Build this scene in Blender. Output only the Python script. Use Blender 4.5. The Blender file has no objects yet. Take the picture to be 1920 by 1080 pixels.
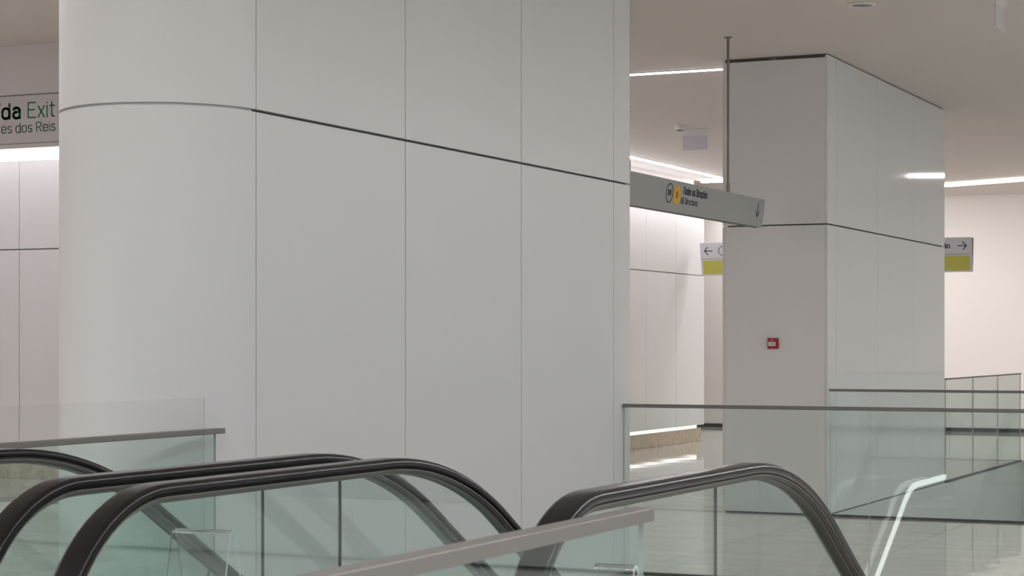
import bpy, bmesh, math, random
from mathutils import Vector, Matrix

random.seed(7)
SC = bpy.context.scene
COL = SC.collection
PI = math.pi

# ------------------------------------------------------------------ materials
def mat(name):
    m = bpy.data.materials.new(name); m.use_nodes = True
    nt = m.node_tree
    for n in list(nt.nodes): nt.nodes.remove(n)
    out = nt.nodes.new('ShaderNodeOutputMaterial')
    return m, nt, out

def principled(name, col, rough=.5, metal=0., spec=.5, noise=None, coat=0.):
    m, nt, out = mat(name)
    p = nt.nodes.new('ShaderNodeBsdfPrincipled')
    p.inputs['Base Color'].default_value = (*col, 1)
    p.inputs['Roughness'].default_value = rough
    p.inputs['Metallic'].default_value = metal
    p.inputs['Specular IOR Level'].default_value = spec
    p.inputs['Coat Weight'].default_value = coat
    if noise:
        amt, sc = noise
        tc = nt.nodes.new('ShaderNodeTexCoord')
        nz = nt.nodes.new('ShaderNodeTexNoise'); nz.inputs['Scale'].default_value = sc
        nz.inputs['Detail'].default_value = 6
        rp = nt.nodes.new('ShaderNodeMixRGB')
        rp.inputs['Color1'].default_value = (*[c * (1 - amt) for c in col], 1)
        rp.inputs['Color2'].default_value = (*[min(1, c * (1 + amt)) for c in col], 1)
        nt.links.new(tc.outputs['Object'], nz.inputs['Vector'])
        nt.links.new(nz.outputs['Fac'], rp.inputs['Fac'])
        nt.links.new(rp.outputs['Color'], p.inputs['Base Color'])
    nt.links.new(p.outputs['BSDF'], out.inputs['Surface'])
    return m

def emission(name, col, strength):
    m, nt, out = mat(name)
    e = nt.nodes.new('ShaderNodeEmission')
    e.inputs['Color'].default_value = (*col, 1); e.inputs['Strength'].default_value = strength
    nt.links.new(e.outputs['Emission'], out.inputs['Surface'])
    return m

def sheet_glass(name, tint, boost=1.0):
    """architectural sheet: tinted transmission plus Schlick mirror reflection on each face"""
    m, nt, out = mat(name)
    t = nt.nodes.new('ShaderNodeBsdfTransparent'); t.inputs['Color'].default_value = (*tint, 1)
    g = nt.nodes.new('ShaderNodeBsdfGlossy'); g.inputs['Roughness'].default_value = 0.0
    lw = nt.nodes.new('ShaderNodeLayerWeight'); lw.inputs['Blend'].default_value = .5
    pw = nt.nodes.new('ShaderNodeMath'); pw.operation = 'POWER'; pw.inputs[1].default_value = 5
    ma = nt.nodes.new('ShaderNodeMath'); ma.operation = 'MULTIPLY_ADD'
    ma.inputs[1].default_value = .96; ma.inputs[2].default_value = .04 * boost
    mx = nt.nodes.new('ShaderNodeMixShader')
    nt.links.new(lw.outputs['Facing'], pw.inputs[0])
    nt.links.new(pw.outputs[0], ma.inputs[0])
    nt.links.new(ma.outputs[0], mx.inputs['Fac'])
    nt.links.new(t.outputs[0], mx.inputs[1]); nt.links.new(g.outputs[0], mx.inputs[2])
    nt.links.new(mx.outputs[0], out.inputs['Surface'])
    return m

def floor_material():
    m, nt, out = mat('polished_pale_stone')
    N = nt.nodes.new; L = nt.links.new
    p = N('ShaderNodeBsdfPrincipled')
    tc = N('ShaderNodeTexCoord')
    mp = N('ShaderNodeMapping'); mp.inputs['Scale'].default_value = (.55, 3.2, 1)
    mp.inputs['Rotation'].default_value = (0, 0, .12)
    L(tc.outputs['Object'], mp.inputs['Vector'])
    n1 = N('ShaderNodeTexNoise'); n1.inputs['Scale'].default_value = 1.6; n1.inputs['Detail'].default_value = 8
    n1.inputs['Roughness'].default_value = .62; n1.inputs['Distortion'].default_value = .6
    L(mp.outputs['Vector'], n1.inputs['Vector'])
    r1 = N('ShaderNodeValToRGB')
    r1.color_ramp.elements[0].position = .32; r1.color_ramp.elements[0].color = (.60, .575, .525, 1)
    r1.color_ramp.elements[1].position = .62; r1.color_ramp.elements[1].color = (.70, .68, .64, 1)
    L(n1.outputs['Fac'], r1.inputs['Fac'])
    # thin joints between the slabs
    sx = N('ShaderNodeSeparateXYZ'); L(tc.outputs['Object'], sx.inputs['Vector'])
    def joint(sock, off, per, w):
        a = N('ShaderNodeMath'); a.operation = 'SUBTRACT'; a.inputs[1].default_value = off; L(sock, a.inputs[0])
        b = N('ShaderNodeMath'); b.operation = 'PINGPONG'; b.inputs[1].default_value = per / 2; L(a.outputs[0], b.inputs[0])
        c = N('ShaderNodeMath'); c.operation = 'LESS_THAN'; c.inputs[1].default_value = w; L(b.outputs[0], c.inputs[0])
        return c.outputs[0]
    jx = joint(sx.outputs['X'], -3.376, 1.055, .0035)
    jy = joint(sx.outputs['Y'], 16.05, 2.15, .006)
    mxj = N('ShaderNodeMath'); mxj.operation = 'MAXIMUM'; L(jx, mxj.inputs[0]); L(jy, mxj.inputs[1])
    mix = N('ShaderNodeMixRGB'); mix.inputs['Color2'].default_value = (.20, .18, .16, 1)
    L(mxj.outputs[0], mix.inputs['Fac']); L(r1.outputs['Color'], mix.inputs['Color1'])
    L(mix.outputs['Color'], p.inputs['Base Color'])
    p.inputs['Roughness'].default_value = .045
    p.inputs['Specular IOR Level'].default_value = .5
    nb = N('ShaderNodeTexNoise'); nb.inputs['Scale'].default_value = 2.2; nb.inputs['Detail'].default_value = 2
    L(tc.outputs['Object'], nb.inputs['Vector'])
    bp = N('ShaderNodeBump'); bp.inputs['Strength'].default_value = 1.0; bp.inputs['Distance'].default_value = .0022
    L(nb.outputs['Fac'], bp.inputs['Height']); L(bp.outputs['Normal'], p.inputs['Normal'])
    L(p.outputs['BSDF'], out.inputs['Surface'])
    return m

def tan_stone():
    m, nt, out = mat('tan_limestone')
    N = nt.nodes.new; L = nt.links.new
    p = N('ShaderNodeBsdfPrincipled'); tc = N('ShaderNodeTexCoord')
    n1 = N('ShaderNodeTexNoise'); n1.inputs['Scale'].default_value = 14; n1.inputs['Detail'].default_value = 10
    n1.inputs['Roughness'].default_value = .75
    L(tc.outputs['Object'], n1.inputs['Vector'])
    r = N('ShaderNodeValToRGB')
    r.color_ramp.elements[0].position = .30; r.color_ramp.elements[0].color = (.30, .22, .145, 1)
    r.color_ramp.elements[1].position = .55; r.color_ramp.elements[1].color = (.60, .485, .36, 1)
    L(n1.outputs['Fac'], r.inputs['Fac']); L(r.outputs['Color'], p.inputs['Base Color'])
    p.inputs['Roughness'].default_value = .45
    L(p.outputs['BSDF'], out.inputs['Surface'])
    return m

M = {}
M['panel'] = principled('white_lacquered_panel', (.72, .72, .715), .36, noise=(.012, 1.3))
M['panel_gloss'] = principled('glossy_white_panel', (.70, .71, .70), .05, spec=.32)
M['core'] = principled('dark_joint_backing', (.10, .095, .09), .8)
M['ceiling'] = principled('matt_ceiling_paint', (.66, .615, .575), .9, spec=.2)
M['beam'] = principled('beam_paint', (.64, .61, .605), .6, spec=.3)
M['farwall'] = principled('warm_white_wall_paint', (.82, .785, .765), .8, spec=.2)
M['floor'] = floor_material()
M['stone'] = tan_stone()
M['black_base'] = principled('black_baseboard_paint', (.015, .016, .018), .4)
M['well'] = principled('pale_well_cladding', (.62, .64, .62), .35)
M['glass'] = sheet_glass('green_tinted_safety_glass', (.937, .967, .956))
M['glass_side'] = sheet_glass('green_tinted_well_glass', (.885, .943, .925))
M['glass_esc'] = sheet_glass('green_tinted_balustrade_glass', (.918, .956, .943))
M['glass_edge'] = principled('polished_green_glass_edge', (.38, .46, .42), .08)
M['edge_dark'] = principled('dark_glass_edge', (.09, .11, .10), .15)
M['clear_sheet'] = sheet_glass('clear_acrylic_sheet', (.985, .985, .98), .6)
M['acrylic'] = principled('clear_bent_acrylic', (.97, .98, .975), .02)
_p = M['acrylic'].node_tree.nodes['Principled BSDF']; _p.inputs['Transmission Weight'].default_value = 1; _p.inputs['IOR'].default_value = 1.49
M['acrylic_edge'] = principled('polished_acrylic_edge', (.62, .68, .66), .15)
M['steel'] = principled('brushed_rail_steel', (.22, .21, .195), .45, metal=.5)
M['alu'] = principled('satin_aluminium_profile', (.18, .175, .16), .42, metal=.6)
M['rod'] = principled('dull_steel_rod', (.22, .20, .18), .4, metal=.6)
M['rubber'] = principled('glossy_black_rubber', (.008, .007, .007), .20, spec=.28)
M['rubber_seam'] = principled('dark_seam', (.008, .008, .008), .6)
M['skirt'] = principled('stainless_skirt', (.16, .165, .16), .35, metal=.7)
M['tread'] = principled('ribbed_step_metal', (.22, .22, .22), .45, metal=.7)
M['led'] = emission('cool_white_led_diffuser', (1.0, .945, .985), 33)
M['led_hall_added'] = emission('added_hall_led_diffuser', (.975, .970, 1.0), 67)  # glow of the added light lines out of view over the escalators
M['led_cove'] = emission('cove_led', (.88, .91, 1.0), 9)
M['led_plinth'] = emission('plinth_led', (1.0, .96, .93), 2.2)
M['led_warm'] = emission('neutral_led_diffuser', (1.0, .955, .945), 38)
M['led_skirt'] = emission('skirt_led', (.92, 1.0, .95), 10)
M['sign_grey'] = principled('grey_sign_enamel', (.34, .35, .335), .45)
M['sign_white'] = principled('white_sign_enamel', (.60, .60, .64), .4)
M['sign_dark'] = principled('dark_sign_return', (.10, .10, .095), .5)
M['sign_beam'] = principled('pale_sign_panel', (.56, .535, .53), .5, spec=.3)
M['navy'] = principled('navy_lettering', (.012, .014, .045), .5)
M['green'] = principled('green_lettering', (.0, .165, .06), .5)
M['yellow'] = principled('line_yellow', (.72, .40, .005), .5)
M['lime'] = principled('lime_band', (.50, .47, .09), .5)
M['red'] = principled('red_call_point_plastic', (.36, .012, .015), .35)
M['white_plastic'] = principled('white_plastic', (.74, .73, .72), .35)
M['lilac_acrylic'] = principled('frosted_sign_acrylic', (.62, .60, .66), .3)
M['grey_lens'] = principled('frosted_grey_lens', (.20, .20, .195), .35)
M['black'] = principled('black_plastic', (.01, .01, .01), .5)

# ------------------------------------------------------------------ mesh helpers
def NB(): return bmesh.new()

def add_box(bm, lo, hi, mi=0, bevel=0., rot=None):
    c = [(a + b) / 2 for a, b in zip(lo, hi)]; s = [abs(b - a) for a, b in zip(lo, hi)]
    r = bmesh.ops.create_cube(bm, size=1)
    vs = r['verts']
    bmesh.ops.scale(bm, vec=s, verts=vs)
    if rot is not None: bmesh.ops.rotate(bm, cent=(0, 0, 0), matrix=rot, verts=vs)
    bmesh.ops.translate(bm, vec=c, verts=vs)
    fs = {f for v in vs for f in v.link_faces}
    for f in fs: f.material_index = mi
    if bevel:
        es = list({e for f in fs for e in f.edges})
        r = bmesh.ops.bevel(bm, geom=es, offset=bevel, segments=2, profile=.5, affect='EDGES')
        for f in r['faces']: f.material_index = mi
    return vs

def add_prism(bm, pts, vec, mi=0, side_mi=None):
    """closed polygon pts extruded along vec"""
    vec = Vector(vec)
    a = [bm.verts.new(p) for p in pts]; b = [bm.verts.new(Vector(p) + vec) for p in pts]
    f1 = bm.faces.new(a); f2 = bm.faces.new(list(reversed(b)))
    f1.material_index = mi; f2.material_index = mi
    n = len(pts)
    for i in range(n):
        f = bm.faces.new((a[i], b[i], b[(i + 1) % n], a[(i + 1) % n]))
        f.material_index = mi if side_mi is None else side_mi
    return a + b

def add_cyl(bm, c, r, h, axis='Z', seg=32, mi=0, r2=None):
    res = bmesh.ops.create_cone(bm, cap_ends=True, segments=seg, radius1=r, radius2=r if r2 is None else r2, depth=h)
    vs = res['verts']
    if axis == 'X': bmesh.ops.rotate(bm, cent=(0, 0, 0), matrix=Matrix.Rotation(PI / 2, 3, 'Y'), verts=vs)
    if axis == 'Y': bmesh.ops.rotate(bm, cent=(0, 0, 0), matrix=Matrix.Rotation(-PI / 2, 3, 'X'), verts=vs)
    bmesh.ops.translate(bm, vec=c, verts=vs)
    for f in {f for v in vs for f in v.link_faces}: f.material_index = mi
    return vs

def add_lathe(bm, prof, c=(0, 0, 0), seg=40, mi=0):
    rings = []
    for r, z in prof:
        if r < 1e-6: rings.append([bm.verts.new((c[0], c[1], c[2] + z))])
        else: rings.append([bm.verts.new((c[0] + r * math.cos(2 * PI * k / seg), c[1] + r * math.sin(2 * PI * k / seg), c[2] + z)) for k in range(seg)])
    for A, B in zip(rings, rings[1:]):
        for k in range(seg):
            k2 = (k + 1) % seg
            if len(A) == 1 and len(B) == 1: continue
            if len(A) == 1: f = bm.faces.new((A[0], B[k], B[k2]))
            elif len(B) == 1: f = bm.faces.new((A[k], A[k2], B[0]))
            else: f = bm.faces.new((A[k], A[k2], B[k2], B[k]))
            f.material_index = mi; f.smooth = True

def add_tube(bm, pts, r, seg=10, mi=0, closed=False):
    pts = [Vector(p) for p in pts]; n = len(pts); rings = []
    for i, p in enumerate(pts):
        if closed: t = pts[(i + 1) % n] - pts[i - 1]
        else: t = pts[min(i + 1, n - 1)] - pts[max(i - 1, 0)]
        t.normalize()
        up = Vector((0, 0, 1)) if abs(t.z) < .9 else Vector((1, 0, 0))
        u = t.cross(up).normalized(); v = u.cross(t)
        rings.append([bm.verts.new(p + r * (math.cos(2 * PI * k / seg) * u + math.sin(2 * PI * k / seg) * v)) for k in range(seg)])
    rng = range(n) if closed else range(n - 1)
    for i in rng:
        A, B = rings[i], rings[(i + 1) % n]
        for k in range(seg):
            f = bm.faces.new((A[k], A[(k + 1) % seg], B[(k + 1) % seg], B[k])); f.material_index = mi; f.smooth = True
    if not closed:
        bm.faces.new(rings[0]).material_index = mi; bm.faces.new(list(reversed(rings[-1]))).material_index = mi

def obj(name, bm, mats, parent=None, loc=None, smooth=None):
    bmesh.ops.recalc_face_normals(bm, faces=bm.faces)
    me = bpy.data.meshes.new(name); 
    if loc is not None: bmesh.ops.translate(bm, vec=[-a for a in loc], verts=bm.verts)
    if smooth:
        for f in bm.faces: f.smooth = True
    bm.to_mesh(me); bm.free()
    if smooth: 
        try: me.set_sharp_from_angle(angle=math.radians(smooth))
        except Exception: pass
    for m in (mats if isinstance(mats, (list, tuple)) else [mats]): me.materials.append(m)
    o = bpy.data.objects.new(name, me); COL.objects.link(o)
    if parent is not None: o.parent = parent       # part vertices are given in the parent's space when loc is used
    elif loc is not None: o.location = loc
    return o

def thing(name, label, cat, loc=(0, 0, 0), rotz=0, group=None):
    o = bpy.data.objects.new(name, None); COL.objects.link(o)
    o.empty_display_size = .1
    o.location = loc; o.rotation_euler = (0, 0, rotz)
    o['label'] = label; o['category'] = cat
    if group: o['group'] = group
    return o

def part(name, bm, mats, parent, label=None, smooth=None):
    """bm in world coordinates; stored relative to the parent Empty (unrotated)"""
    L = parent.location if parent.parent is None else parent.parent.location
    o = obj(name, bm, mats, None, tuple(L), smooth)
    o.location = (0, 0, 0)
    o.parent = parent
    if label: o['label'] = label
    return o

def tag(o, label, cat, group=None, kind=None):
    o['label'] = label; o['category'] = cat
    if group: o['group'] = group
    if kind: o['kind'] = kind
    return o

def struct(name, bm, mats, label, cat, smooth=None):
    o = obj(name, bm, mats, None, None, smooth)
    return tag(o, label, cat, None, 'structure')

def place(bm, origin, xdir, ydir):
    x = Vector(xdir).normalized(); y = Vector(ydir).normalized(); z = x.cross(y)
    o = Vector(origin)
    for v in bm.verts: v.co = o + x * v.co.x + y * v.co.y + z * v.co.z
    return bm

def stroke_bm(lines, w, t=.0015):
    """flat strokes (round caps) in the XY plane"""
    bm = NB()
    for pts in lines:
        pts = [Vector((*p, 0)) for p in pts]
        for a, b in zip(pts, pts[1:]):
            d = (b - a).normalized(); n = Vector((-d.y, d.x, 0)) * w / 2
            add_prism(bm, [a + n, a - n, b - n, b + n], (0, 0, t))
        for p in pts:
            add_cyl(bm, (p.x, p.y, t / 2), w / 2, t, seg=14)
    return bm

def _arc(cx, cy, rx, ry, a0, a1, n=9):
    return [(cx + rx * math.cos(math.radians(a0 + (a1 - a0) * k / n)), cy + ry * math.sin(math.radians(a0 + (a1 - a0) * k / n))) for k in range(n + 1)]
XH = .73
_O = _arc(.25, .48, .25, .25, 0, 180) + _arc(.25, .25, .25, .25, 180, 360) + [(.5, .48)]
_TILDE = [(.06, .87), (.14, .93), (.23, .91), (.31, .87), (.39, .91), (.45, .96)]
_A = [_arc(.22, .50, .23, .23, 150, 0) + [(.45, 0)], [(.45, .43), (.20, .43)] + _arc(.20, .215, .20, .215, 90, 270) + [(.30, 0), (.45, .10)]]
_C = _arc(.25, .48, .25, .25, 15, 180) + _arc(.25, .25, .25, .25, 180, 345)
GLYPH = {   # advance, strokes (cap height 1)
    'o': (.50, [_O]), 'a': (.45, _A), 'c': (.48, [_C]), 'd': (.50, [_O, [(.5, 0), (.5, 1)]]),
    'e': (.50, [[(0, .365), (.5, .365)] + _arc(.25, .48, .25, .25, 0, 180) + _arc(.25, .25, .25, .25, 180, 330)]),
    'i': (.0, [[(0, 0), (0, XH)], [(0, .94), (0, .96)]]), '\u00ed': (.04, [[(0, 0), (0, XH)], [(-.02, .86), (.12, 1.05)]]),
    'l': (.14, [[(0, 1)] + _arc(.14, .14, .14, .14, 180, 270)]),
    'n': (.46, [[(0, 0), (0, XH)], [(0, .48)] + _arc(.23, .50, .23, .23, 170, 0) + [(.46, 0)]]),
    'r': (.32, [[(0, 0), (0, XH)], _arc(.22, .50, .22, .23, 170, 60)]),
    's': (.43, [_arc(.215, .55, .20, .18, 35, 180, 7) + [(.05, .45), (.12, .39), (.32, .34), (.40, .28)] + _arc(.215, .19, .20, .19, 10, -150, 7)]),
    't': (.34, [[(.14, .96)] + _arc(.30, .16, .16, .16, 180, 275), [(0, XH), (.33, XH)]]),
    'x': (.44, [[(0, 0), (.44, XH)], [(0, XH), (.44, 0)]]),
    'A': (.62, [[(0, 0), (.31, 1), (.62, 0)], [(.10, .30), (.52, .30)]]),
    'D': (.58, [[(0, 0), (0, 1), (.26, 1)] + _arc(.26, .68, .32, .32, 90, 0) + _arc(.26, .32, .32, .32, 0, -90) + [(0, 0)]]),
    'E': (.52, [[(.52, 1), (0, 1), (0, 0), (.52, 0)], [(0, .52), (.44, .52)]]),
    'R': (.56, [[(0, 0), (0, 1), (.28, 1)] + _arc(.28, .74, .26, .26, 90, -90) + [(0, .48)], [(.28, .48), (.56, 0)]]),
    'T': (.60, [[(0, 1), (.60, 1)], [(.30, 0), (.30, 1)]]),
    'S': (.56, [_arc(.28, .75, .27, .25, 30, 180, 8) + [(.05, .62), (.16, .54), (.42, .47), (.53, .38)] + _arc(.28, .26, .27, .26, 10, -150, 8)]),
    '\u00e7': (.48, [_C, [(.26, 0), (.30, -.10), (.26, -.20), (.16, -.20)]]),
    '\u00f5': (.50, [_O, [(x + .0, y) for x, y in _TILDE]]), '\u00e3': (.45, _A + [[(x - .03, y) for x, y in _TILDE]]),
}
def text_bm(body, height, weight=.11, width=None, xscale=1., gap=.20, right=False):
    """single line of upright grotesque lettering drawn with even strokes; weight = stroke / cap height"""
    x = 0.; lines = []
    for ch in body:
        if ch == ' ': x += .30; continue
        adv, st = GLYPH[ch]
        for ln in st: lines.append([(x + px_, py_) for px_, py_ in ln])
        x += adv + gap
    tot = x - gap
    sx = (width / (tot * height)) if width else xscale
    off = -tot * height * sx if right else 0
    return stroke_bm([[(off + px_ * height * sx, py_ * height) for px_, py_ in ln] for ln in lines], weight * height)

def ring_bm(r, w, t=.0015, seg=56):
    bm = NB(); A = []
    for k in range(seg):
        c, s = math.cos(2 * PI * k / seg), math.sin(2 * PI * k / seg)
        A.append([bm.verts.new((q * c, q * s, z)) for q, z in ((r, 0), (r, t), (r - w, t), (r - w, 0))])
    for k in range(seg):
        P, Q = A[k], A[(k + 1) % seg]
        for j in range(4): bm.faces.new((P[j], Q[j], Q[(j + 1) % 4], P[(j + 1) % 4]))
    return bm

# ------------------------------------------------------------------ dimensions
EYE = 1.43
CEIL = 3.85
XF = -4.58            # face of the clad blocks and edge of the wells
XB = -5.50            # their rear face
JOINT = 2.43          # the horizontal joint in all cladding
W = 1.365             # cladding panel width
FAR = 32.6
LOW = -3.4            # floor of the level below

# ------------------------------------------------------------------ the setting
bm = NB()
T = -.30
def slab(x0, x1, y0, y1, z0=T, z1=0.): add_box(bm, (x0, y0, z0), (x1, y1, z1))
slab(-22, -4.60, -3, 34); slab(-4.60, -4.50, -3, 16.14)
slab(-4.50, -1.58, -3, 4.80); slab(-1.58, 9, -3, 11.55)
slab(-4.50, 9, 11.55, 16.14)
slab(-4.60, 9, 24.68, 34)
struct('floor', bm, M['floor'], 'polished pale stone floor slabs with thin joints', 'floor')

bm = NB(); add_box(bm, (-6, 4.0, LOW - .2), (9, 25, LOW))
struct('floor_lower', bm, M['floor'], 'pale stone floor of the level below the wells', 'floor')

bm = NB(); add_box(bm, (-22, -3, CEIL), (9, 34, CEIL + .2))
struct('ceiling', bm, M['ceiling'], 'smooth matt warm grey ceiling', 'ceiling')

# clad wells below floor level
bm = NB()
add_box(bm, (-4.598, 16.15, LOW), (XF, 24.68, -.001)); add_box(bm, (XF, 24.68, LOW), (9, 24.78, T))
add_box(bm, (XF, 16.04, LOW), (9, 16.14, T))
struct('wall_well_rear', bm, M['well'], 'pale cladding lining the stair well behind the big white pillar', 'wall')
bm = NB()
add_box(bm, (-4.60, 4.8, LOW), (-4.50, 11.55, T)); add_box(bm, (-1.58, 4.8, LOW), (-1.48, 11.55, T))
add_box(bm, (-4.60, 4.70, LOW), (-1.48, 4.80, T))
struct('wall_well_front', bm, M['well'], 'pale cladding lining the escalator well', 'wall')

# ---- the clad blocks (panels with open joints over a dark backing)
def panel(bm, x0, x1, y0, y1, z0, z1, mi=0): add_box(bm, (x0, y0, z0), (x1, y1, z1), mi, .0015)

G = .0035   # half of a vertical joint
H = .006    # half of the horizontal joint
TH = .022   # panel thickness
TOP = CEIL - .03

bm = NB()   # front block with the half round nose
Y0, Y1 = 7.28, 11.65
R = (XF - XB) / 2
XC = (XF + XB) / 2
add_box(bm, (XB + TH, Y0, 0), (XF - TH, Y1 - TH, CEIL), 1)
seams = [Y0, Y0 + W, Y0 + 2 * W, Y0 + 3 * W, Y1]
for z0, z1 in ((.012, JOINT - H), (JOINT + H, TOP)):
    for a, b in zip(seams, seams[1:]):
        panel(bm, XF - TH, XF, a + G, b - (G if b < Y1 else 0), z0, z1)
        panel(bm, XB, XB + TH, a + G, b - (G if b < Y1 else 0), z0, z1)
    panel(bm, XB + TH + .001, XF - TH - .001, Y1 - TH, Y1, z0, z1)
    # curved panel
    seg = 64; ring = []
    a0 = G / R
    for k in range(seg + 1):
        a = PI + a0 + (PI - 2 * a0) * k / seg
        ring.append((math.cos(a), math.sin(a)))
    prof = ((R, z0), (R, z1), (R - TH, z1), (R - TH, z0))
    for q in range(4):      # separate strips keep the edges crisp
        (ra, za), (rb_, zb_) = prof[q], prof[(q + 1) % 4]
        V = [(bm.verts.new((XC + ra * c, Y0 + ra * s_, za)), bm.verts.new((XC + rb_ * c, Y0 + rb_ * s_, zb_))) for c, s_ in ring]
        for A, B in zip(V, V[1:]):
            f = bm.faces.new((A[0], B[0], B[1], A[1])); f.material_index = 0; f.smooth = q in (0, 2)
    for c, s_ in (ring[0], ring[-1]):
        bm.faces.new([bm.verts.new((XC + r_ * c, Y0 + r_ * s_, z_)) for r_, z_ in prof])
pts = [(XC + (R - TH - .001) * math.cos(PI + PI * k / 32), Y0 + (R - TH - .001) * math.sin(PI + PI * k / 32), 0) for k in range(33)]
add_prism(bm, pts, (0, 0, CEIL), 0)
struct('wall_block_front', bm, [M['panel'], M['core']], 'long white panel clad block with a rounded end', 'wall')

bm = NB()   # rear pillar
P0, P1 = 16.14, 20.50
add_box(bm, (XB + TH, P0 + TH, 0), (XF - TH, P1 - TH, CEIL), 1)
ps = [P0, 16.41, 16.41 + W, 16.41 + 2 * W, P1]
for z0, z1 in ((.012, JOINT - H), (JOINT + H, CEIL - .012)):
    zf = min(z1, CEIL - .030)
    for i, (a, b) in enumerate(zip(ps, ps[1:])):
        panel(bm, XF - TH, XF, a + (G if i else 0), b - (G if i < 3 else 0), z0, z1)
        panel(bm, XB, XB + TH, a + (G if i else 0), b - (G if i < 3 else 0), z0, z1)
    panel(bm, XB + TH + .001, XF - TH - .001, P0, P0 + TH, z0, zf, 3)
    panel(bm, XB + TH + .001, XF - TH - .001, P1 - TH, P1, z0, z1)
# fixing clips seen in the open joints
add_box(bm, (-5.08, P0 + .002, CEIL - .030), (-5.02, P0 + .02, CEIL), 2); add_box(bm, (-5.49, P0 + .001, JOINT - .005), (-5.45, P0 + .02, JOINT + .005), 0)
struct('wall_pillar_rear', bm, [M['panel_gloss'], M['core'], M['alu'], M['panel']], 'thick rectangular white panel clad pillar', 'wall')

# ---- far walls
bm = NB()   # side wall of the passage, facing +X
A0, A1 = 16.93, 27.75
XW = -9.74
ws = [A1 - 1.19 * k for k in range(10)][::-1]; ws[0] = A0
add_box(bm, (XW - .30, A0, .25), (XW - TH, A1, 3.36), 1)
for z0, z1 in ((.25, JOINT - H), (JOINT + H, 3.37)):
    for a, b in zip(ws, ws[1:]):
        panel(bm, XW - TH, XW, a + G, b - (G if b < A1 else 0), z0, z1)
    panel(bm, XW - .30, XW - TH - .001, A1 - TH, A1, z0, z1)
add_box(bm, (XW - .30, A0, 3.36), (XW - .16, A1, CEIL), 2)
struct('wall_passage', bm, [M['panel'], M['core'], M['farwall']], 'white panel clad passage wall above a tan stone plinth', 'wall')

bm = NB()   # back wall of the left hall, facing -Y
hs = [-13.59 + W * k for k in range(-7, 4)]; hs[-1] = XW
add_box(bm, (-22, A0 + TH, .25), (XW - .001, A0 + .30, 3.36), 1)
hs = [-22] + [h for h in hs if h > -21.5]
for z0, z1 in ((.25, JOINT - H), (JOINT + H, 3.37)):
    for a, b in zip(hs, hs[1:]):
        panel(bm, a + G, b - (G if b < XW else 0), A0, A0 + TH, z0, z1)
add_box(bm, (-22, A0 + .16, 3.36), (XW - .16, A0 + .30, CEIL), 2)
struct('wall_hall', bm, [M['panel'], M['core'], M['farwall']], 'white panel clad wall of the hall left of the rounded block', 'wall')

bm = NB()
for a, b in zip(ws, ws[1:]): add_box(bm, (XW - .30, a + .001, 0), (XW - .05, b - .001, .20), 0, .003)
o = struct('baseboard_passage', bm, M['stone'], 'tan stone plinth under the passage wall', 'baseboard')
bm = NB()
hp = [-13.32 + 1.19 * k for k in range(-7, 4)]; hp = [-22] + [h for h in hp if -21.5 < h < XW - .4] + [XW - .31]
for a, b in zip(hp, hp[1:]): add_box(bm, (a + .0015, A0 + .05, 0), (b - .0015, A0 + .30, .20), 0, .003)
o = struct('baseboard_hall', bm, M['stone'], 'speckled tan stone plinth under the hall wall', 'baseboard')

bm = NB(); add_box(bm, (-22, FAR, 0), (9, FAR + .3, CEIL))
struct('wall_far', bm, M['farwall'], 'plain warm white wall at the far end', 'wall')
bm = NB(); add_box(bm, (-22, FAR - .02, 0), (9, FAR, .062), 0, .003)
struct('baseboard_far', bm, M['black_base'], 'thin black skirting along the far wall', 'baseboard')
bm = NB(); add_box(bm, (-22.3, -3, 0), (-22, 34, CEIL))
struct('wall_left', bm, M['farwall'], 'white wall closing the hall on the left', 'wall')

bm = NB(); add_box(bm, (-22, 12.95, 3.05), (XB - .001, 13.25, CEIL - .001))
struct('trim_1', bm, M['beam'], 'grey beam hanging below the ceiling left of the rounded block', 'beam')

# ------------------------------------------------------------------ lamps of the place and added ceiling lines
LEDG = 'linear LED ceiling lights'
def led_line(p0, p1, w, label, m='led', z=CEIL, drop=.014):
    p0 = Vector((*p0, z)); p1 = Vector((*p1, z)); d = (p1 - p0); ln = d.length; a = math.atan2(d.y, d.x)
    t = thing('linear_ceiling_light', label, 'ceiling light', tuple(p0), a)
    b = NB(); add_box(b, (0, -w / 2 - .006, -.010), (ln, -w / 2, 0)); add_box(b, (0, w / 2, -.010), (ln, w / 2 + .006, 0))
    add_box(b, (-.006, -w / 2 - .006, -.010), (0, w / 2 + .006, 0)); add_box(b, (ln, -w / 2 - .006, -.010), (ln + .006, w / 2 + .006, 0))
    obj('housing', b, M['white_plastic'], t)
    b = NB(); add_box(b, (0, -w / 2, -drop), (ln, w / 2, -.001))
    obj('diffuser', b, M[m], t)
    return t
led_line((-21, 16.62), (XB - .02, 16.62), .060, 'bright light line on the ceiling crossing behind the front block')
led_line((-9.39, 16.9), (-9.39, 27.75), .075, 'bright light line running along the top of the passage wall')
led_line((-9.82, 27.87), (-6.65, 27.87), .09, 'short bright light line across the end of the passage wall', drop=.035)
led_line((-11.0, 32.02), (-2.40, 28.12), .16, 'slanting light line on the ceiling beyond the rear pillar', 'led_warm', drop=.035)
# unseen light lines added to brighten the escalator hall and the left hall
led_line((1.6, -2), (1.6, 26.0), .13, 'added unseen light line on the ceiling along the escalator hall', 'led_hall_added')
led_line((-10.5, .8), (1.5, .8), .13, 'added unseen light line across the ceiling above the head of the escalators', 'led_hall_added')
led_line((-9.5, 2), (-9.5, 9.8), .12, 'added unseen light line on the ceiling of the hall left of the block', 'led')
led_line((-13.5, 2), (-13.5, 15.5), .12, 'second added unseen light line on the ceiling of the hall left of the block', 'led')

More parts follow.
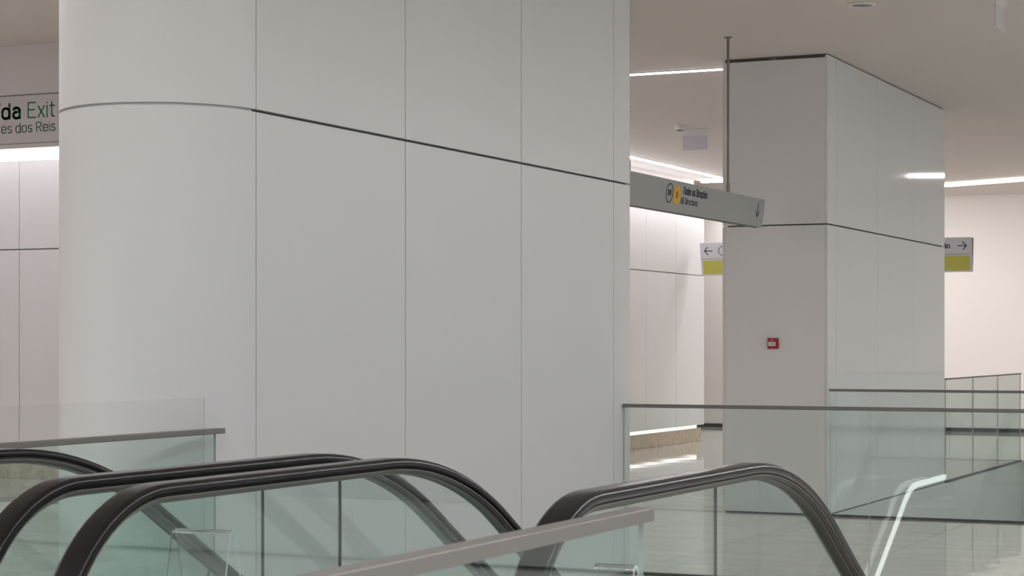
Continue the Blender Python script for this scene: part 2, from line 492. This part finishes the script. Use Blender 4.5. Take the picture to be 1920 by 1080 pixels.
def cove(p0, p1, name, label, m):
    b = NB(); add_box(b, p0, p1)
    return tag(obj(name, b, M[m]), label, 'light strip')
cove((XW - .13, A0 + .2, 3.372), (XW - .05, A1 - .05, 3.385), 'cove_light_strip', 'light strip lying on top of the passage wall cladding', 'led_cove')
cove((-21.5, A0 + .05, 3.372), (XW - .2, A0 + .13, 3.385), 'cove_light_strip', 'light strip lying on top of the hall wall cladding', 'led_cove')
cove((XW - .10, A0 + .2, .2005), (XW - .075, A1 - .12, .248), 'plinth_light_strip', 'glowing strip between the passage wall and its stone plinth', 'led_plinth')

# ------------------------------------------------------------------ glass balustrades
def balustrade(label, p0, p1, h, joints, gm, rail_w=.042, rail_h=.022, over=(.0, .0), base=True, rail_mat='steel', rail_label=None, thick=.011):
    """p0->p1 on the floor; joints: distances along it where panes meet"""
    p0 = Vector((*p0, 0)); p1 = Vector((*p1, 0)); d = p1 - p0; ln = d.length; a = math.atan2(d.y, d.x)
    t = thing('glass_balustrade', label, 'balustrade', tuple(p0), a)
    b = NB(); add_box(b, (-over[0], -rail_w / 2, h - rail_h), (ln + over[1], rail_w / 2, h), 0, .003)
    o = obj('top_rail', b, M[rail_mat], t)
    if rail_label: o['label'] = rail_label
    js = [0] + list(joints) + [ln]
    for s0, s1 in zip(js, js[1:]):
        b = NB(); x0 = s0 + (.004 if s0 else 0); x1 = s1 - (.004 if s1 < ln else 0)
        add_box(b, (x0, -thick / 2, .012), (x1, thick / 2, h - rail_h + .004))
        for f in b.faces:
            f.normal_update()
            f.material_index = 0 if abs(f.normal.y) > .9 else 1
        obj('glass_pane', b, [M[gm], M['glass_edge']], t)
    if base:
        b = NB(); add_box(b, (0, -.022, 0), (ln, .022, .016), 0, .002)
        obj('base_profile', b, M['core'], t)
    return t

balustrade('long glass balustrade between the front block corner and the open floor', (-4.575, 11.54), (2.6, 11.54), 1.058, [1.553, 3.106, 4.659], 'glass', over=(.004, 0))
balustrade('glass balustrade running right from the near corner of the rear pillar', (-4.552, 16.11), (2.6, 16.11), 1.058, [1.556, 3.112, 4.668], 'glass', over=(.004, 0))
balustrade('dark edged glass balustrade continuing the side of the rear pillar', (-4.58, 20.53), (-4.58, 24.64), 1.075, [1.36, 2.72], 'glass', rail_w=.03, rail_h=.014, rail_mat='black_base', over=(0, 0), thick=.011)
balustrade('far glass balustrade turning right from the end of the pillar side glass', (-4.54, 24.66), (2.6, 24.66), 1.075, [1.55, 3.1, 4.65], 'glass', rail_w=.03, rail_h=.014)
lg = balustrade('green glass guard on the left beside the rounded end of the block', (-4.56, 3.2), (-4.56, 6.93), 1.082, [1.86], 'glass_side', over=(0, .05))
b = NB(); add_box(b, (0, .030, .60), (3.70, .036, 1.208))
for f in b.faces:
    f.normal_update(); f.material_index = 0 if abs(f.normal.y) > .9 else 1
o = obj('clear_screen', b, [M['clear_sheet'], M['acrylic_edge']], lg); o['label'] = 'thin clear sheet rising above the steel rail'
balustrade('closest glass guard with a thick steel rail in front of the escalators', (-1.52, 1.0), (-1.52, 3.93), 1.085, [.25, 1.855], 'glass_side', rail_w=.048, rail_h=.03, over=(0, .02))

# ------------------------------------------------------------------ escalators
ZT = 1.085
SL = math.radians(30)
def rail_path(yn, yv, rn=.45, rb=1.7, yend=11.2, inset=0.):
    """centre line in (y, z) of the handrail top, offset inwards by inset; newel -> landing -> incline"""
    P = []
    zc = ZT - rn
    r = rn - inset
    P.append((yn + .35, zc - r)); P.append((yn + .17, zc - r))
    for k in range(0, 33):
        a = -PI / 2 - PI * k / 32
        P.append((yn + r * math.cos(a), zc + r * math.sin(a)))
    tl = rb * math.tan(SL / 2)
    y0 = yv - tl
    n = 6
    for k in range(1, n): P.append((yn + (y0 - yn) * k / n, ZT - inset))
    cb = (y0, ZT - rb)
    for k in range(0, 15):
        a = PI / 2 - SL * k / 14
        P.append((cb[0] + (rb - inset) * math.cos(a), cb[1] + (rb - inset) * math.sin(a)))
    ye, ze = P[-1]
    for k in range(1, 9):
        y = ye + (yend - ye) * k / 8
        P.append((y, ze - (y - ye) * math.tan(SL)))
    return P

def sweep(bm, X, P, prof, mi=0, smooth=True):
    """profile (dx, dn) carried along path P of (y, z); dn along the outward normal (up on the landing)"""
    rings = []
    n = len(P)
    for i, (y, z) in enumerate(P):
        a = P[max(i - 1, 0)]; b = P[min(i + 1, n - 1)]
        ty, tz = b[0] - a[0], b[1] - a[1]; l = math.hypot(ty, tz); ty /= l; tz /= l
        ny, nz = -tz, ty
        rings.append([bm.verts.new((X + dx, y + ny * dn, z + nz * dn)) for dx, dn in prof])
    m = len(prof)
    for A, B in zip(rings, rings[1:]):
        for k in range(m):
            f = bm.faces.new((A[k], A[(k + 1) % m], B[(k + 1) % m], B[k])); f.material_index = mi; f.smooth = smooth
    bm.faces.new(rings[0]).material_index = mi; bm.faces.new(list(reversed(rings[-1]))).material_index = mi

def rounded(w, h, r, top=0.):
    pts = []
    for cx, cz, a0 in ((w / 2 - r, top - r, 0), (-w / 2 + r, top - r, 90), (-w / 2 + r, top - h + r, 180), (w / 2 - r, top - h + r, 270)):
        for k in range(5):
            a = math.radians(a0 + 90 * k / 4); pts.append((cx + r * math.cos(a), cz + r * math.sin(a)))
    return pts

def escalator(label, xl, xr, yn, yv, lit):
    """xl, xr: handrail centre lines; yn, yv: (left, right) newel centre and bend vertex of each side"""
    t = thing('escalator', label, 'escalator', ((xl + xr) / 2, (yn[0] + yn[1]) / 2, 0))
    for side, X, n_, v_ in ((-1, xl, yn[0], yv[0]), (1, xr, yn[1], yv[1])):
        P = rail_path(n_, v_)
        b = NB(); sweep(b, X, P, rounded(.080, .034, .0155))
        part('handrail', b, M['rubber'], t, smooth=50)
        b = NB(); sweep(b, X, P, [(.033, -.033), (-.033, -.033), (-.033, -.037), (-.026, -.038), (-.026, -.042), (-.016, -.043), (-.016, -.050), (.016, -.050), (.016, -.043), (.026, -.042), (.026, -.038), (.033, -.037)], smooth=False)
        part('handrail_guide', b, M['alu'], t, 'grey metal track under the handrail')
        # glass: between the guide and the skirt deck
        I = rail_path(n_, v_, inset=.045)
        tl = 1.7 * math.tan(SL / 2)
        upper = [(y, z) for y, z in I][2:]
        deck = .135
        def lower(y):
            dz = 0 if y < v_ - .25 else (y - v_ + .25) * math.tan(SL)
            return deck - max(0, dz)
        cut1 = v_ - .70
        # newel pane
        up1 = [p for p in upper if p[0] < cut1 - 1e-4 and p[1] > deck]
        zt = ZT - .045
        poly = up1 + [(cut1 - .004, zt), (cut1 - .004, deck)]
        panes = [poly]
        # bend pane and incline panes: joints square to the slope
        def edge_pt(s):  # point on the incline's upper edge at Y = s
            ye, ze = I[-9]
            return (s, ze - (s - ye) * math.tan(SL))
        def foot(pt):
            k = .86
            return (pt[0] - k * math.sin(SL), pt[1] - k * math.cos(SL))
        c2 = v_ + .80
        cuts = [c2, c2 + 1.35, c2 + 2.70, c2 + 4.0]
        mid = [p for p in upper if cut1 + 1e-4 < p[0] < c2 - 1e-4]
        e = edge_pt(c2); fpt = foot(e)
        panes.append([(cut1 + .004, zt)] + [p for p in mid if p[0] > cut1 + .01] + [e, fpt, (v_ - .25, deck), (cut1 + .004, deck)])
        for c, d in zip(cuts, cuts[1:]):
            e0, e1 = edge_pt(c + .008), edge_pt(d)
            panes.append([e0, e1, foot(e1), foot(e0)])
        for poly in panes:
            b = NB(); add_prism(b, [(X - .003, y, z) for y, z in poly], (.006, 0, 0), 0, 1)
            part('glass_panel', b, [M['glass_esc'], M['edge_dark']], t)
        # skirt deck under the glass
        D = [(n_ - .38, .07), (n_ - .30, .12), (n_ - .1, deck), (v_ - .45, deck)]
        for k in range(1, 7):
            a = SL * k / 6; D.append((v_ - .45 + .9 * math.sin(a), deck - .9 * (1 - math.cos(a))))
        ye, ze = D[-1]; D.append((11.2, ze - (11.2 - ye) * math.tan(SL)))
        b = NB(); sweep(b, X, D, [(.07, .0), (-.07, .0), (-.085, -.03), (-.085, -.26), (.085, -.26), (.085, -.03)], smooth=False)
        part('skirt', b, M['skirt'], t, 'metal deck along the foot of the glass')
        # lit strip along the inner edge of the deck
        S = [(y, z + .05) for y, z in D[2:]]
        b = NB(); sweep(b, X - side * .052, S, [(.012, .0), (-.012, .0), (-.012, -.045), (.012, -.045)], smooth=False)
        part('skirt_light', b, M['led_skirt' if lit and side < 0 else 'skirt'], t, 'white light strip along the deck' if lit else None)
    ym = (yn[0] + yn[1]) / 2; v = (yv[0] + yv[1]) / 2
    b = NB(); add_box(b, (xl + .08, ym - .55, .0005), (xr - .08, v - .75, .006), 0, .002)
    part('landing_plate', b, M['tread'], t)
    # steps
    b = NB(); y = v - .75; z = 0.; run, rise = .40, .231
    add_box(b, (xl + .09, y, -.12), (xr - .09, y + .8, 0.)); y += .8
    while y < 10.9:
        z -= rise; add_box(b, (xl + .09, y, z - .14), (xr - .09, y + run, z), 0, .006); y += run
    part('steps', b, M['tread'], t)
    b = NB(); pts = [(xl - .08, y, z) for y, z in ((4.9, -.15), (5.4, -.22), (10.9, -3.3), (9.9, -3.38), (5.2, -1.2), (4.9, -.9))]
    add_prism(b, pts, (xr - xl + .16, 0, 0))
    part('truss', b, M['skirt'], t)
    return t

escalator('escalator at the left beside the long white block', -4.288, -3.217, (4.20, 4.22), (5.69, 5.85), True)
escalator('escalator at the right, behind the closest glass guard', -2.880, -1.810, (4.12, 4.34), (5.73, 5.95), False)

# clear acrylic guards standing between neighbouring balustrades
def acrylic_guard(x0, x1, y, ztop, label):
    t = thing('acrylic_guard', label, 'acrylic guard', ((x0 + x1) / 2, y, 0))
    b = NB(); r = .016; th = .007; sp = math.tan(math.radians(12)); zb = .1355 if x0 < -2 else .001
    def arch(rr):
        L = [(-rr * math.cos(math.radians(12)) - (ztop - .016 - zb) * sp, zb)]
        for k in range(0, 13):
            a = math.radians(192 - 204 * k / 12 - 0) if False else math.radians(168 - 156 * k / 12)
            L.append((rr * math.cos(a), ztop - .016 + rr * math.sin(a)))
        L.append((rr * math.cos(math.radians(12)) + (ztop - .016 - zb) * sp, zb))
        return L
    O = arch(r); I = arch(r - th)
    va = [[b.verts.new((x, y + p[0], p[1])) for p in O] for x in (x0, x1)]
    vi = [[b.verts.new((x, y + p[0], p[1])) for p in I] for x in (x0, x1)]
    n = len(O)
    for i in range(n - 1):
        b.faces.new((va[0][i], va[1][i], va[1][i + 1], va[0][i + 1]))
        b.faces.new((vi[0][i], vi[0][i + 1], vi[1][i + 1], vi[1][i]))
        for s in (0, 1):
            f = b.faces.new((va[s][i], va[s][i + 1], vi[s][i + 1], vi[s][i])); f.material_index = 1
    for i in (0, n - 1):
        f = b.faces.new((va[0][i], vi[0][i], vi[1][i], va[1][i])); f.material_index = 1
    part('bent_sheet', b, [M['acrylic'], M['acrylic_edge']], t, smooth=30)
    return t
acrylic_guard(-3.171, -2.981, 4.62, .920, 'clear bent acrylic guard standing between the two escalators')
acrylic_guard(-1.722, -1.625, 4.17, .934, 'clear acrylic guard between the right escalator and the closest glass guard')

# ------------------------------------------------------------------ signs
# hanging sign between the two blocks (face towards +X)
S0, S1 = 12.0, 15.79
zb, zt_ = 2.392, 2.620
xt, xb = -5.010, -5.040      # top edge leans out
t = thing('hanging_sign', 'long grey hanging sign with metro emblem and down arrow', 'sign', (-5.055, (S0 + S1) / 2, zb))
b = NB()
add_prism(b, [(xt, S0, zt_), (xb, S0, zb), (-5.07, S0, zb), (-5.10, S0, zt_)], (0, S1 - S0, 0))
part('sign_panel', b, M['sign_grey'], t)
b = NB(); add_box(b, (-5.068, S0, zb - .008), (-5.042, S1 - .12, zb))
part('bottom_edge', b, M['sign_dark'], t)
for ys in (12.83, 14.97):
    b = NB(); add_tube(b, [(-5.055, ys, zt_), (-5.055, ys, CEIL - .006)], .011, 12); add_lathe(b, [(0, 0), (.034, 0), (.034, .006), (0, .006)], (-5.055, ys, CEIL - .006))
    add_cyl(b, (-5.055, ys, zt_ + .04), .016, .08, seg=12)
    part('rod', b, M['rod'], t, smooth=40)
up = Vector((xt - xb, 0, zt_ - zb)).normalized()
def on_face(y, z): 
    k = (z - zb) / (zt_ - zb); return (xb + (xt - xb) * k + .0006, y, z)
def put(bm_, y, z): return place(bm_, on_face(y, z), (0, 1, 0), up)
part('metro_emblem', put(ring_bm(.072, .0085), 13.555, 2.524), M['navy'], t, 'navy ring emblem')
g = [(-.030, -.018)] + [(-.0195 + .0105 * math.cos(math.radians(a)), .010 + .0105 * math.sin(math.radians(a))) for a in range(180, -1, -30)] + \
    [(.0 + .009 * math.cos(math.radians(a)), -.008 + .0105 * math.sin(math.radians(a))) for a in range(180, 361, 30)] + \
    [(.0195 + .0105 * math.cos(math.radians(a)), .010 + .0105 * math.sin(math.radians(a))) for a in range(180, -1, -30)] + [(.030, -.018)]
part('emblem_letter', put(stroke_bm([g], .0085), 13.555, 2.527), M['navy'], t)
b = NB(); add_cyl(b, (0, 0, .0006), .072, .0012, seg=56)
part('line_disc', put(b, 13.712, 2.520), M['yellow'], t, 'yellow disc of the line letter')
bt = text_bm('D', .042, .17, width=.024)
for v in bt.verts: v.co.z += .0014; v.co.y -= .021; v.co.x -= .013
part('line_letter', put(bt, 13.712, 2.520), M['navy'], t)
part('lettering', put(text_bm('Todas as Direções', .050, .17, width=.535), 13.835, 2.536), M['navy'], t, 'bold navy lettering')
part('lettering', put(text_bm('All Directions', .047, .085, width=.37), 13.805, 2.464), M['navy'], t, 'thin navy lettering')
part('arrow', put(stroke_bm([[(0, .058), (0, -.055)], [(-.045, -.010), (0, -.056), (.045, -.010)]], .0105), 15.625, 2.525), M['navy'], t, 'navy arrow pointing down')

# exit sign on the beam
t = thing('wayfinding_sign', 'pale sign on the beam with green exit lettering', 'sign', (-12.0, 12.95, 3.05))
b = NB(); add_box(b, (-20, 12.935, 3.053), (XB - .01, 12.948, 3.438), 0, .002)
part('sign_panel', b, M['sign_beam'], t)
b = NB(); add_box(b, (-20, 12.942, 3.438), (XB - .01, 12.9495, 3.445))
part('shadow_gap', b, M['core'], t)
b = NB(); add_box(b, (-20, 12.933, 3.047), (XB - .01, 12.95, 3.053))
part('bottom_edge', b, M['rod'], t)
def put2(bm_, x, z): return place(bm_, (x, 12.9345, z), (1, 0, 0), (0, 0, 1))
part('lettering', put2(text_bm('Saída', .116, .19, xscale=1.22, gap=.28, right=True), -10.378, 3.257), M['green'], t, 'bold green lettering')
part('lettering', put2(text_bm('Exit', .120, .095, width=.262), -10.292, 3.256), M['green'], t, 'thin green lettering')
part('lettering', put2(text_bm('Soares dos Reis', .075, .10, xscale=1.18, right=True), -10.024, 3.140), M['green'], t, 'small green lettering')

# two tier sign hanging behind the rear pillar (face towards the camera hall)
X0, X1 = -9.545, -5.675
t = thing('hanging_sign', 'two tier hanging sign with lime band and sideways arrows behind the rear pillar', 'sign', ((X0 + X1) / 2, 27.1, 2.41))
zb2, zt2, zm = 2.41, 2.875, 2.645
def yf(z): return 27.1 - .10 * (z - zb2) / (zt2 - zb2)
b = NB(); add_prism(b, [(X0, yf(zb2), zb2), (X0, yf(zt2), zt2), (X0, yf(zt2) + .012, zt2), (X0, yf(zb2) + .012, zb2)], (X1 - X0, 0, 0))
part('sign_panel', b, M['sign_white'], t)
b = NB(); add_prism(b, [(X0 + .01, 27.02, zt2 - .004), (X0 + .01, 27.113, zb2), (X0 + .01, 27.13, zb2), (X0 + .01, 27.19, zt2 - .004)], (X1 - X0 - .012, 0, 0))
part('sign_body', b, M['sign_dark'], t, 'dark grey back of the sign')
upv = Vector((0, -.10, zt2 - zb2)).normalized()
def put3(bm_, x, z): return place(bm_, (x, yf(z) - .001, z), (1, 0, 0), upv)
b = NB(); add_box(b, (0, 0, 0), (X1 - X0 - .06, .198, .0012)); part('lime_band', put3(b, X0 + .03, 2.432), M['lime'], t, 'plain lime green band')
b = NB(); add_box(b, (0, 0, 0), (X1 - X0 - .002, .006, .0012)); part('tier_gap', put3(b, X0 + .001, zm), M['grey_lens'], t)
arrow = [[(-.058, 0), (.058, 0)], [(.008, .052), (.060, 0), (.008, -.052)]]
arrow_l = [[(-x, y) for x, y in l] for l in arrow]
part('arrow', put3(stroke_bm(arrow_l, .013), -9.422, 2.760), M['navy'], t, 'navy arrow pointing left')
part('metro_emblem', put3(ring_bm(.072, .0095), -9.20, 2.758), M['navy'], t, 'navy ring emblem')
part('lettering', put3(text_bm('ão', .062, .19, width=.082), -6.050, 2.735), M['navy'], t, 'bold navy lettering')
part('arrow', put3(stroke_bm(arrow, .013), -5.80, 2.762), M['navy'], t, 'navy arrow pointing right')
for xr_ in (-8.9, -6.4):
    b = NB(); add_tube(b, [(xr_, 27.10, zt2 - .01), (xr_, 27.10, CEIL)], .011, 12)
    part('rod', b, M['rod'], t, smooth=40)

# ------------------------------------------------------------------ ceiling fittings
def exit_box(loc, rotz, label):
    t = thing('hanging_sign_box', label, 'sign box', loc, rotz, 'blank hanging sign boxes')
    b = NB(); add_box(b, (-.15, -.025, -.055), (.15, .025, 0), 0, .004); obj('housing', b, M['white_plastic'], t)
    b = NB(); add_box(b, (-.15, -.008, -.075), (.15, .008, -.055), 0, .002); obj('clamp', b, M['white_plastic'], t)
    b = NB(); add_box(b, (-.148, -.005, -.235), (.148, .005, -.075), 0, .001); obj('sign_plate', b, M['lilac_acrylic'], t, )
    return t
exit_box((-7.552, 21.21, CEIL), 0, 'blank white sign box on the ceiling behind a smoke detector')
exit_box((-2.735, 13.95, CEIL), PI / 2, 'blank white sign box on the ceiling at the upper right, seen edge on')

def detector(loc, label):
    t = thing('smoke_detector', label, 'smoke detector', loc)
    b = NB(); add_lathe(b, [(0, 0), (.058, 0), (.060, -.006), (.060, -.038), (.052, -.050), (.046, -.052), (0, -.052)]); obj('base', b, M['white_plastic'], t, smooth=40)
    b = NB(); add_lathe(b, [(0, -.052), (.034, -.052), (.032, -.072), (0, -.072)], seg=24); obj('sensor_cage', b, M['black'], t)
    b = NB()
    for k in range(8):
        a = 2 * PI * k / 8; add_box(b, (-.006 + .034 * math.cos(a), -.006 + .034 * math.sin(a), -.073), (.006 + .034 * math.cos(a), .006 + .034 * math.sin(a), -.051))
    add_lathe(b, [(0, -.072), (.040, -.072), (.034, -.084), (0, -.086)], seg=32)
    obj('cap', b, M['white_plastic'], t)
detector((-7.565, 20.75, CEIL), 'white smoke detector on the ceiling in front of a sign box')

def downlight(loc, label):
    t = thing('ceiling_downlight', label, 'downlight', loc, 0)
    b = NB(); add_lathe(b, [(.078, 0), (.098, 0), (.100, -.004), (.096, -.009), (.080, -.012), (.074, -.006), (.074, 0)]); obj('trim_ring', b, M['white_plastic'], t, smooth=40)
    b = NB(); add_lathe(b, [(0, -.004), (.074, -.004), (.074, 0), (0, 0)]); obj('lens', b, M['grey_lens'], t)
downlight((-3.70, 13.92, CEIL), 'round unlit downlight in the ceiling at the upper right')
downlight((-7.60, 19.23, CEIL), 'round downlight half hidden by the edge of the front block')

# ------------------------------------------------------------------ fire alarm call point
cx, cz, cy = -5.048, 1.435, P0
t = thing('fire_call_point', 'small red fire call point on the front of the rear pillar', 'call point', (cx, cy, cz - .048))
b = NB(); add_box(b, (cx - .047, cy - .022, cz - .045), (cx + .047, cy, cz + .045), 0, .004)
add_box(b, (cx - .044, cy - .030, cz - .042), (cx + .036, cy - .022, cz + .042), 0, .003)
part('housing', b, M['red'], t)
b = NB(); add_box(b, (cx - .036, cy - .033, cz - .021), (cx + .026, cy - .030, cz + .012), 0, .001)
part('press_plate', b, M['white_plastic'], t, 'white press plate')
b = NB()
for dx in (-.018, .008): add_cyl(b, (cx + dx, cy - .0335, cz - .004), .0045, .002, 'Y', 16)
add_box(b, (cx - .008, cy - .0345, cz - .009), (cx - .002, cy - .033, cz + .001))
part('press_mark', b, M['black'], t, 'black dots on the press plate')
b = NB(); add_cyl(b, (cx - .004, cy - .031, cz + .028), .005, .004, 'Y', 16)
part('status_lamp', b, M['white_plastic'], t)

# ------------------------------------------------------------------ daylight from the open sides of the hall
w = bpy.data.worlds.new('daylight'); SC.world = w; w.use_nodes = True
bg = w.node_tree.nodes['Background']
bg.inputs['Color'].default_value = (.97, .98, 1.0, 1); bg.inputs['Strength'].default_value = .62

# ------------------------------------------------------------------ camera
cam = bpy.data.cameras.new('camera'); co = bpy.data.objects.new('camera', cam); COL.objects.link(co)
co.location = (0, 0, EYE); co.rotation_euler = (PI / 2, 0, .43374896)
cam.sensor_width = 36; cam.lens = 3733 * 36 / 1920; cam.shift_y = 105 / 1920
cam.clip_end = 200
cam.dof.use_dof = True; cam.dof.focus_distance = 9.5; cam.dof.aperture_fstop = 13
SC.camera = co
SC.view_settings.view_transform = 'Standard'
SC.view_settings.look = 'None'
SC.view_settings.exposure = -0.17
SC.view_settings.gamma = 1.0
SC.view_settings.use_curve_mapping = False
SC.cycles.max_bounces = 14
SC.cycles.transparent_max_bounces = 32
SC.cycles.diffuse_bounces = 6
SC.cycles.glossy_bounces = 6
SC.cycles.sample_clamp_indirect = 6
SC.cycles.caustics_reflective = False
